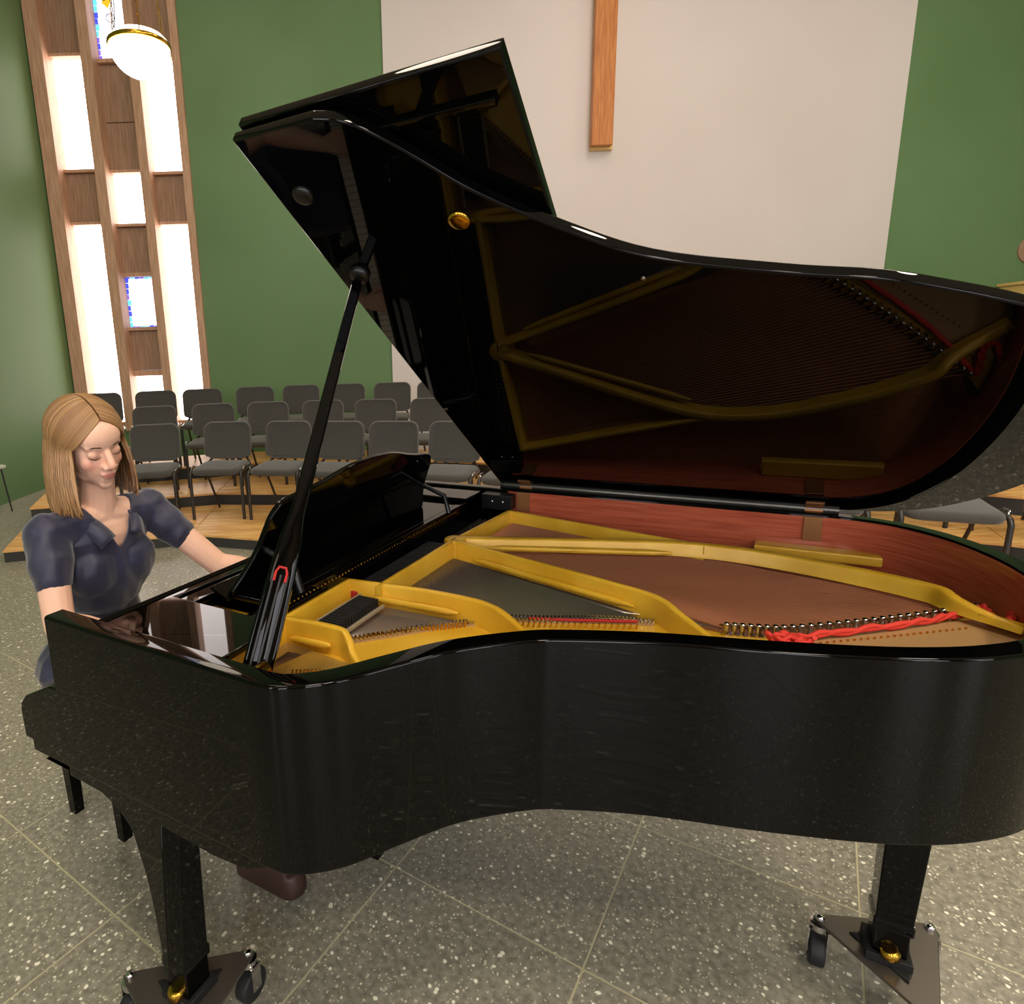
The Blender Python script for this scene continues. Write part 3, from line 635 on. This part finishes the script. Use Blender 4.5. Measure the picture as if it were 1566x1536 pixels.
# pedal lyre
ly = MB().box(.26, .34, .64, .86, .64, .672, .004).obj('pedal_lyre', 'black', pn)
for b_ in (.67, .83): MB().tube([(.30, b_, .65), (.30, b_ + (.75 - b_) * .2, .4), (.30, b_, .14)], .016, 10).obj('lyre_post', 'black', ly)
MB().box(.22, .36, .62, .88, .09, .15, .006).obj('pedal_box', 'black', ly)
for b_ in (.69, .75, .81): MB().prism([(.06, b_ - .014), (.09, b_ - .02), (.23, b_ - .008), (.23, b_ + .008), (.09, b_ + .02), (.06, b_ + .014)], .11, .118, .002).obj('pedal', 'brass', ly)

# transport dollies under the legs
def LW(a, b_, z=0): c, s_ = cos(YAW), sin(YAW); return Vector((OX + a * c - b_ * s_, OY + a * s_ + b_ * c, z))
def dolly(cen, corners, label):
    e = tag(empty('piano_dolly', LW(*cen), YAW), label, 'dolly', 'wheeled dollies under the piano legs')
    cs = [(a - cen[0], b_ - cen[1]) for a, b_ in corners]; out = []
    for i, c in enumerate(cs):
        p, q = Vector(cs[i - 1]), Vector(cs[(i + 1) % 3]); v = Vector(c); e1 = (p - v).normalized(); e2 = (q - v).normalized()
        out += [tuple(v + e1 * .035), tuple(v + (e1 + e2) * .006), tuple(v + e2 * .035)]
    MB().prism(out, .118, .126, .002).obj('plate', 'plate_grey', e)
    MB().prism([(x * .45, y * .45) for x, y in cs], .126, .131, .001).box(-.042, .042, -.042, .042, .126, .149, .003).obj('leg_socket', 'dull_black', e)
    for c in cs:
        x, y = c[0] * .84, c[1] * .84
        MB().lathe([(.011, .126), (.011, .133), (.007, .136), (.002, .137)], (x, y, 0), 6).obj('bolt', 'chrome', e)
        k = MB().lathe([(.012, .118), (.02, .116), (.02, .10), (.012, .098)], (x, y, 0), 12).box(x - .022, x - .018, y - .014, y + .014, .035, .102).box(x + .018, x + .022, y - .014, y + .014, .035, .102).obj('caster_fork', 'chrome', e)
        wv = MB().loft([[(x + dx, y + r_ * cos(2 * pi * j / 18), .04 + r_ * sin(2 * pi * j / 18)) for j in range(18)] for dx, r_ in ((-.016, .028), (-.016, .036), (-.012, .04), (.012, .04), (.016, .036), (.016, .028))]).obj('wheel', 'rubber', k)
    return e
dolly(legs[0], [(.02, .03), (.26, .235), (.30, -.05)], 'triangular wheeled dolly under the leg by the keyboard treble end')
dolly(legs[1], [(.05, W - .05), (.21, W - .24), (.34, W + .04)], 'triangular wheeled dolly under the leg by the keyboard bass end')
dolly(legs[2], [(1.40, .965), (1.665, 1.075), (1.615, .775)], 'triangular wheeled dolly under the leg near the piano tail')

# red cord lying over the plate by the tail
rc = []
for i, (a, b_) in enumerate(cat([(1.275, .735), (1.30, .775), (1.40, .86), (1.52, .965), (1.60, 1.05), (1.655, 1.115), (1.655, 1.05), (1.672, 1.035), (1.69, 1.07), (1.70, 1.11)], 7)):
    rc.append((a, b_, .922 + .002 * sin(i * 1.3)))
cord = MB()
for ph in (0, pi):
    cord.tube([(a + .004 * cos(i * 1.1 + ph), b_ + .003 * cos(i * 1.1 + ph), z + .004 * sin(i * 1.1 + ph)) for i, (a, b_, z) in enumerate(rc)], .0055, 7)
ce = tag(empty('red_cord', LW(1.4, .87), YAW), 'twisted red cord lying along the bass strings inside the piano', 'cord')
cord.v = [(x - 1.4, y - .87, z) for x, y, z in cord.v]; cord.obj('rope', 'red_cord', ce)
kn = MB(); rnd = random.Random(3)
for k in range(5):
    c = Vector((1.285 + rnd.uniform(-.02, .025), .74 + rnd.uniform(-.02, .02), .922)); pts = []
    for i in range(13):
        t = i / 12 * 2 * pi * rnd.uniform(.8, 1); pts.append(c + Vector((.028 * cos(t), .016 * sin(t), .008 * sin(2 * t + k) + .004)))
    kn.tube([(p.x - 1.4, p.y - .87, p.z) for p in pts], .005, 7)
kn.obj('knot', 'red_cord', ce)

# ------------------------------------------------------------------ piano bench
bn_ = tag(empty('piano_bench', LW(-.60, .54), YAW), 'black padded piano bench under the seated pianist', 'bench')
MB().box(-.15, .15, -.19, .25, .44, .484, .02).obj('cushion', 'satin_black', bn_)
MB().box(-.14, .14, -.18, .24, .39, .439, .004).obj('frame', 'black', bn_)
for x in (-.13, .13):
    for y in (-.15, .21): MB().loft([[(x + q * hw, y + r_ * hw, z) for q, r_ in ((-1, -1), (1, -1), (1, 1), (-1, 1))] for hw, z in ((.022, .39), (.016, 0))]).obj('leg', 'black', bn_)

#PERSON
# ------------------------------------------------------------------ the pianist
PA, PB = -.52, .44
per = tag(empty('person', LW(PA, PB), YAW), 'seated person in a navy short-sleeved dress playing the piano', 'person')
HCEN = Vector((-.402, .404, 1.293))
# head axes: x = her left, y = forward, z = up, tipped down towards the keys
hp_, hy_, hr_ = radians(17), radians(-4), radians(8)
HM = Matrix(((0, 1, 0), (1, 0, 0), (0, 0, 1)))          # (x,y,z)head -> (a,b,z)
HR = Matrix.Rotation(hy_, 3, 'Z') @ Matrix.Rotation(hp_, 3, 'Y') @ Matrix.Rotation(hr_, 3, 'X') @ HM
HS = 1.03
def H(x, y, z): return HCEN + HR @ Vector((x * HS, y * HS, z * HS))
def hrot(ax=0, ay=0, az=0): return HR @ (Matrix.Rotation(az, 3, 'Z') @ Matrix.Rotation(ay, 3, 'Y') @ Matrix.Rotation(ax, 3, 'X'))
class Blob(MB):
    def he(s, c, r, rot=None, seg=20): return s.ellipsoid(H(*c), tuple(q * HS for q in r), seg, rot or HR)
def remesh(mb, name, m, voxel, smooth, parent, keep=None):
    me = mb.mesh(name); o = bpy.data.objects.new(name, me); COL.objects.link(o)
    bm = bmesh.new(); bm.from_mesh(me); bmesh.ops.recalc_face_normals(bm, faces=bm.faces); bm.to_mesh(me); bm.free()
    r = o.modifiers.new('r', 'REMESH'); r.mode = 'VOXEL'; r.voxel_size = voxel
    s = o.modifiers.new('s', 'SMOOTH'); s.factor = .5; s.iterations = smooth
    dg = bpy.context.evaluated_depsgraph_get(); dg.update(); me2 = bpy.data.meshes.new_from_object(o.evaluated_get(dg))
    bpy.data.objects.remove(o); me2.name = name
    return me2
def finish(me, m, name, parent):
    for v in me.vertices: v.co.x -= PA; v.co.y -= PB
    me.materials.clear(); return link(name, me, m, parent, True, 80)
shR, shL = Vector((-.437, .268, 1.058)), Vector((-.43, .592, 1.064))
ER, EL = Vector((-.335, .212, .845)), Vector((-.278, .715, .862))
WR, WL = Vector((-.125, .30, .808)), Vector((-.125, .845, .808))
B = Blob()
# trunk
B.ellipsoid((-.56, .44, .605), (.115, .17, .10)); B.ellipsoid((-.535, .44, .73), (.09, .122, .13)); B.ellipsoid((-.475, .436, .92), (.09, .138, .15)); B.ellipsoid((-.452, .432, 1.025), (.072, .135, .085))
B.cone((-.44, .43, 1.085), shR + Vector((0, .02, .005)), .05, .042); B.cone((-.44, .43, 1.085), shL + Vector((0, -.02, .005)), .05, .042)
B.cone((-.444, .431, 1.07), (-.415, .424, 1.225), .052, .047)
for sh, el, wr in ((shR, ER, WR), (shL, EL, WL)):
    B.cone(sh, el, .045, .038); B.cone(el, el.lerp(wr, .3), .037, .039); B.cone(el.lerp(wr, .3), wr, .039, .0235)
# hands on the keys
for wr, sg in ((WR, -1), (WL, 1)):
    d = Vector((1, 0, 0)); kn_ = wr + Vector((.075, 0, .004))
    for k in range(4):
        off = (k - 1.5) * .019; B.cone(wr + Vector((.012, off * .55, -.002)), kn_ + Vector((-.006 * abs(k - 1.3), off, .004)), .0125, .0105, 4)
    for k, ln in enumerate((.033, .040, .043, .038) if sg > 0 else (.033, .040, .043, .038)):
        kk = k if sg < 0 else 3 - k
        kk = 3 - kk if sg > 0 else kk
        off = (k - 1.5) * .019 * (1 if sg > 0 else -1)
        q0 = kn_ + Vector((-.006 * abs(k - 1.3), off, .004)); ln2 = ln
        q1 = q0 + Vector((ln2 * .85, off * .15, -.006)); q2 = q1 + Vector((ln2 * .45, off * .05, -.022)); q3 = q2 + Vector((.008, 0, -.018))
        q3.z = max(q3.z, .762)
        B.cone(q0, q1, .0098, .0088, 4); B.cone(q1, q2, .0088, .008, 4); B.cone(q2, q3, .008, .007, 3)
    th0 = wr + Vector((.02, -sg * .018, -.006)); th1 = th0 + Vector((.03, -sg * .022, -.006)); th2 = th1 + Vector((.03, -sg * .008, -.012)); th3 = th2 + Vector((.018, sg * .002, -.008)); th3.z = max(th3.z, .763)
    B.cone(th0, th1, .014, .011, 4); B.cone(th1, th2, .011, .0095, 4); B.cone(th2, th3, .0092, .0075, 3)
# legs
for sb in (-1, 1):
    hip = Vector((-.53, .44 + sb * .085, .575)); kne = Vector((-.11, .46 + sb * .10, .525)); ank = Vector((.0, .58 + sb * .085, .10))
    B.cone(hip, kne, .082, .058); B.cone(kne, kne.lerp(ank, .3), .056, .056); B.cone(kne.lerp(ank, .3), ank, .056, .034)
    B.cone(ank + Vector((0, 0, -.04)), ank + Vector((.13, 0, -.065)), .036, .026)
# head
B.he((0, -.018, .035), (.073, .092, .078)); B.he((0, .030, -.025), (.058, .058, .078)); B.he((0, .024, -.062), (.045, .056, .046))
B.he((0, .066, -.090), (.019, .017, .017)); B.he((0, .055, .045), (.056, .040, .048))
for s in (-1, 1):
    B.he((s * .034, .050, -.024), (.024, .026, .026)); B.he((s * .028, .071, .026), (.022, .009, .009)); B.he((s * .030, .071, .005), (.0155, .0145, .013))
    B.he((s * .012, .094, -.030), (.0085, .010, .008)); B.he((s * .074, -.008, -.002), (.009, .018, .030)); B.he((s * .035, .020, -.066), (.018, .036, .024))
B.cone(H(0, .084, .016), H(0, .106, -.022), .0085 * HS, .0105 * HS, 5); B.he((0, .105, -.024), (.011, .011, .0095)); B.he((0, .083, -.040), (.014, .010, .012))
B.he((0, .0865, -.0525), (.0215, .0085, .0052)); B.he((0, .0855, -.0625), (.0185, .0085, .0062)); B.he((0, .076, -.074), (.018, .010, .012))
me = remesh(B, 'body', 'skin', .0036, 3, per)
ca = me.color_attributes.new('tint', 'FLOAT_COLOR', 'POINT'); HI = HR.inverted()
skin0, lipc, blush, lidc = lin((236, 190, 164)), lin((206, 128, 116)), lin((228, 154, 134)), lin((206, 146, 128))
def blend(c, d, t): return tuple(c[i] + (d[i] - c[i]) * t for i in range(4))
def g(p, c, r): return math.exp(-sum(((p[i] - c[i]) / r[i]) ** 2 for i in range(3)))
for i, v in enumerate(me.vertices):
    c = skin0
    if v.co.z > 1.10:
        p = (HI @ (v.co - HCEN)) / HS
        if p.y > .03:
            for s in (-1, 1):
                c = blend(c, blush, .8 * g(p, (s * .038, .07, -.026), (.020, .03, .018))); c = blend(c, lidc, .6 * g(p, (s * .030, .083, .006), (.016, .012, .010)))
            c = blend(c, blush, .6 * g(p, (0, .112, -.026), (.012, .012, .012)))
            c = blend(c, lipc, min(1, 1.6 * g(p, (0, .092, -.0575), (.019, .012, .0075))))
    ca.data[i].color = c
body = finish(me, 'skin', 'body', per)
def hair_part(pts, r, name):
    mb = MB()
    for ps_, rr_ in pts: mb.tube(ps_, rr_, 6)
    mb.v = [(x - PA, y - PB, z) for x, y, z in mb.v]; return mb.obj(name, 'lash', per)
for s in (-1, 1):
    hair_part([([H(s * x, y, z) for x, y, z in ((.010, .0875, .025), (.020, .0875, .029), (.033, .0825, .0305), (.047, .0715, .024))], [.0018, .0034, .003, .0012])], 0, 'eyebrow')
    hair_part([([H(s * x, y, z) for x, y, z in ((.0165, .0835, .0005), (.024, .0868, -.0025), (.032, .0862, -.0035), (.040, .0815, -.0015), (.046, .076, .0015))], [.0006, .0012, .0014, .0014, .0006])], 0, 'eyelash')
# dress
D = Blob()
D.ellipsoid((-.56, .44, .605), (.135, .185, .118)); D.ellipsoid((-.53, .44, .74), (.108, .138, .14)); D.ellipsoid((-.47, .436, .92), (.106, .152, .15)); D.ellipsoid((-.45, .432, 1.02), (.086, .150, .088))
for b_ in (.378, .498): D.ellipsoid((-.425, b_, .93), (.066, .080, .085))
D.cone((-.44, .43, 1.075), shR + Vector((0, .02, .005)), .055, .052); D.cone((-.44, .43, 1.075), shL + Vector((0, -.02, .005)), .055, .052)
for sh, el, sg in ((shR, ER, -1), (shL, EL, 1)):
    D.ellipsoid(sh + Vector((.0, sg * .004, .004)), (.055, .047, .057)); D.cone(sh.lerp(el, .1), sh.lerp(el, .3), .055, .053); D.cone(sh.lerp(el, .3), sh.lerp(el, .5 if sg < 0 else .42), .054, .047)
for sb in (-1, 1): D.cone((-.53, .44 + sb * .085, .58), (-.14, .44 + sb * .105, .535), .098, .08)
D.ellipsoid((-.34, .44, .545), (.22, .12, .07))
dm = remesh(D, 'dress', 'navy', .005, 4, per)
bm = bmesh.new(); bm.from_mesh(dm); VZ = .985
kill = []
for f in bm.faces:
    c = f.calc_center_median()
    if c.z > VZ and c.x > -.45 and abs(c.y - .438) < (c.z - VZ) * .52 + .004: kill.append(f)
    elif c.z > 1.075 and sqrt((c.x + .435) ** 2 + (c.y - .43) ** 2) < .066: kill.append(f)
bmesh.ops.delete(bm, geom=kill, context='FACES')
for it in range(14):          # even out the cut neckline
    new = {}
    for v in bm.verts:
        nb = [e.other_vert(v) for e in v.link_edges if e.is_boundary]
        if len(nb) == 2: new[v] = v.co * .4 + (nb[0].co + nb[1].co) * .3
    for v, c in new.items(): v.co = c
# soft folds in the cloth
for v in bm.verts:
    x, y, z = v.co; am = .0022 if z < .9 else .0014
    for sh, el in ((shR, ER), (shL, EL)):
        if (v.co - sh.lerp(el, .3)).length < .13: am = .003
    v.co += v.normal * am * (sin(y * 95 + z * 30 + 2 * sin(z * 22)) * .6 + sin(x * 80 + y * 40 - z * 55) * .5)
bm.to_mesh(dm); bm.free()
dress = finish(dm, 'navy', 'dress', per)
so = dress.modifiers.new('thick', 'SOLIDIFY'); so.thickness = .003; so.offset = 1
# collar flaps lying beside the V neck
for sg in (-1, 1):
    rows_ = []
    for k in range(9):
        t = k / 8; z = VZ + .045 + t * .085; y = .438 + sg * (.004 + (z - VZ) * .52); x = -.352 - t * .03 - .055 * t * t
        if t > .55: x -= (t - .55) * .06
        wdt = .045 * (1 - .15 * t)
        rows_.append([(x + .004, y - sg * .002, z + .002), (x + .010, y + sg * wdt * .5, z - .006), (x + .000 - .01 * t, y + sg * wdt, z - .026 + .012 * t)])
    mb = MB().loft(rows_, closed=False, caps=False); mb.v = [(x - PA, y - PB, z) for x, y, z in mb.v]
    co = mb.obj('collar', 'navy', dress); s_ = co.modifiers.new('thick', 'SOLIDIFY'); s_.thickness = .004; s_.offset = 0
# hair: parted in the middle, straight to the shoulders
Rr = random.Random(11); hb = MB(); tints = []
EC, ER_ = (0, -.018, .036), (.083, .102, .088)
def E3(v, k=1.0): n_ = Vector(v).normalized(); return H(EC[0] + n_.x * ER_[0] * k, EC[1] + n_.y * ER_[1] * k, EC[2] + n_.z * ER_[2] * k)
hc1, hc2, hc3 = lin((82, 56, 34)), lin((136, 98, 60)), lin((178, 138, 92))
def strand(pts, rad, tint):
    k0 = len(hb.v); hb.tube(pts, rad, 5); tints.extend([tint] * (len(hb.v) - k0))
for s in (-1, 1):
    for i in range(150):
        for lay in range(3):
            t = min(1, max(0, (i + Rr.uniform(-.5, .5)) / 149)); th = radians(39 + 121 * t)
            m_ = Vector((s * .03, cos(th), sin(th))); sd = Vector((s, .60 - 1.93 * t, -.32 + .1 * t)).normalized()
            k = 1.0 + .035 * lay + Rr.uniform(-.01, .01); pts = []
            for j in range(9):
                ph = radians(84) * j / 8; pts.append(E3(m_ * cos(ph) + sd * sin(ph), k * (1 + .02 * sin(ph))))
            e_ = pts[-1]; out_ = (e_ - HCEN); out_.z = 0; out_.normalize()
            zend = 1.125 + (.03 if s > 0 else .0) + .02 * t + Rr.uniform(-.014, .014)
            drop = e_.z - zend; fl = Rr.uniform(-.004, .004)
            fwd_ = .022 * (1 - t)
            for j in range(1, 8):
                u_ = j / 7; q = e_ + Vector((fwd_ * u_ * (1 if s < 0 else .4), 0, -drop * u_)) + out_ * (.012 * sin(u_ * 2.6) + .010 * u_ * u_) + Vector((fl * u_, Rr.uniform(-.002, .002), 0)); pts.append(q)
            q = pts[-1]; pts.append(q + Vector((0, 0, -.006)) - out_ * .004)
            bw = Rr.random(); tint = blend(hc1, hc2, bw * 1.0) if lay < 2 else blend(hc2, hc3, bw * .8)  # inner layers tinted darker to paint in the shadows between strands
            if lay < 2 and Rr.random() < .15: tint = hc1
            nrad = len(pts); strand(pts, [.0034 if j < nrad - 5 else .0034 - .0005 * (j - nrad + 5) for j in range(nrad)], tint)
# under-layer of hair close to the scalp
k0 = len(hb.v); cap = MB()
for i in range(24):
    for j in range(25): pass
rings = []
for i in range(1, 15):
    ph = radians(6 + 104 * i / 14); rings.append([E3((sin(ph) * cos(a), sin(ph) * sin(a), cos(ph)), .985) for a in [2 * pi * k / 40 for k in range(40)]])
vs = [p for r_ in rings for p in r_]; fs = []
for i in range(13):
    for j in range(40):
        a_ = 2 * pi * (j + .5) / 40; ph = radians(6 + 104 * (i + 1.5) / 14)
        if sin(a_) > .35 and ph > radians(46) + radians(38) * (1 - min(1, (sin(a_) - .35) / .5)): continue
        fs.append((i * 40 + j, i * 40 + (j + 1) % 40, (i + 1) * 40 + (j + 1) % 40, (i + 1) * 40 + j))
fs.append(tuple(range(40))); hb.add(vs, fs); tints.extend([hc1] * (len(hb.v) - k0))
hb.v = [(x - PA, y - PB, z) for x, y, z in hb.v]
hm = bpy.data.meshes.new('hair'); hm.from_pydata(hb.v, [], hb.f); hm.update()
hca = hm.color_attributes.new('tint', 'FLOAT_COLOR', 'POINT')
for i, t in enumerate(tints): hca.data[i].color = t
link('hair', hm, 'hair', per, True, 80)
# shoes
for sb in (-1, 1):
    mb = MB(); c = (.0 - PA, .14 + sb * .085)
    mb.loft([[(c[0] + x, c[1] + y, z) for x, y in rrect(-.06 + i_, .18 - i_, -.042 + i_ * .6, .042 - i_ * .6, .038 - i_ * .5, 5)] for i_, z in ((.006, 0), (0, .006), (0, .03), (.008, .06), (.02, .078))]); mb.obj('shoe', 'shoe_brown', per)
# ------------------------------------------------------------------ odds and ends at the edges of the picture
st_ = tag(empty('side_table', (-4.27, 6.42, 0)), 'small pale topped table standing against the green side wall', 'table')
MB().lathe([(.13, .485), (.14, .49), (.14, .505), (.13, .51)], seg=24).obj('top', 'pale_table', st_)
for k in range(3): a = k * 2.094 + .5; MB().tube([(.09 * cos(a), .09 * sin(a), .487), (.13 * cos(a), .13 * sin(a), 0)], .008, 8).obj('leg', 'chair_tube', st_)
cb = tag(empty('wooden_cabinet', (8.86, 8.5, 0)), 'tall light wood cabinet against the green end wall', 'cabinet')
MB().box(-.37, .37, -.2, .26, 0, 2.20, .006).obj('body', 'light_wood', cb)
MB().box(-.40, .40, -.23, .27, 2.20, 2.24, .006).obj('top', 'light_wood', cb)
for x0, x1 in ((-.35, -.005), (.005, .35)):
    d = MB().box(x0, x1, -.222, -.2, .08, 2.15, .004).obj('door', 'light_wood', cb); MB().ellipsoid(((x0 if x0 > 0 else x1) + (.04 if x0 > 0 else -.04), -.235, 1.1), (.015, .015, .015), 12).obj('knob', 'brass', d)
pq = MB().lathe([(.17, 0), (.17, .02), (.15, .03), (.002, .03)], seg=28); pq.v = [(x, -z, y) for x, y, z in pq.v]
o = pq.obj('wall_plaque', 'panel_wood'); o.location = (8.86, YB, 2.68); tag(o, 'round brown wooden plaque on the green wall above the cabinet', 'plaque')
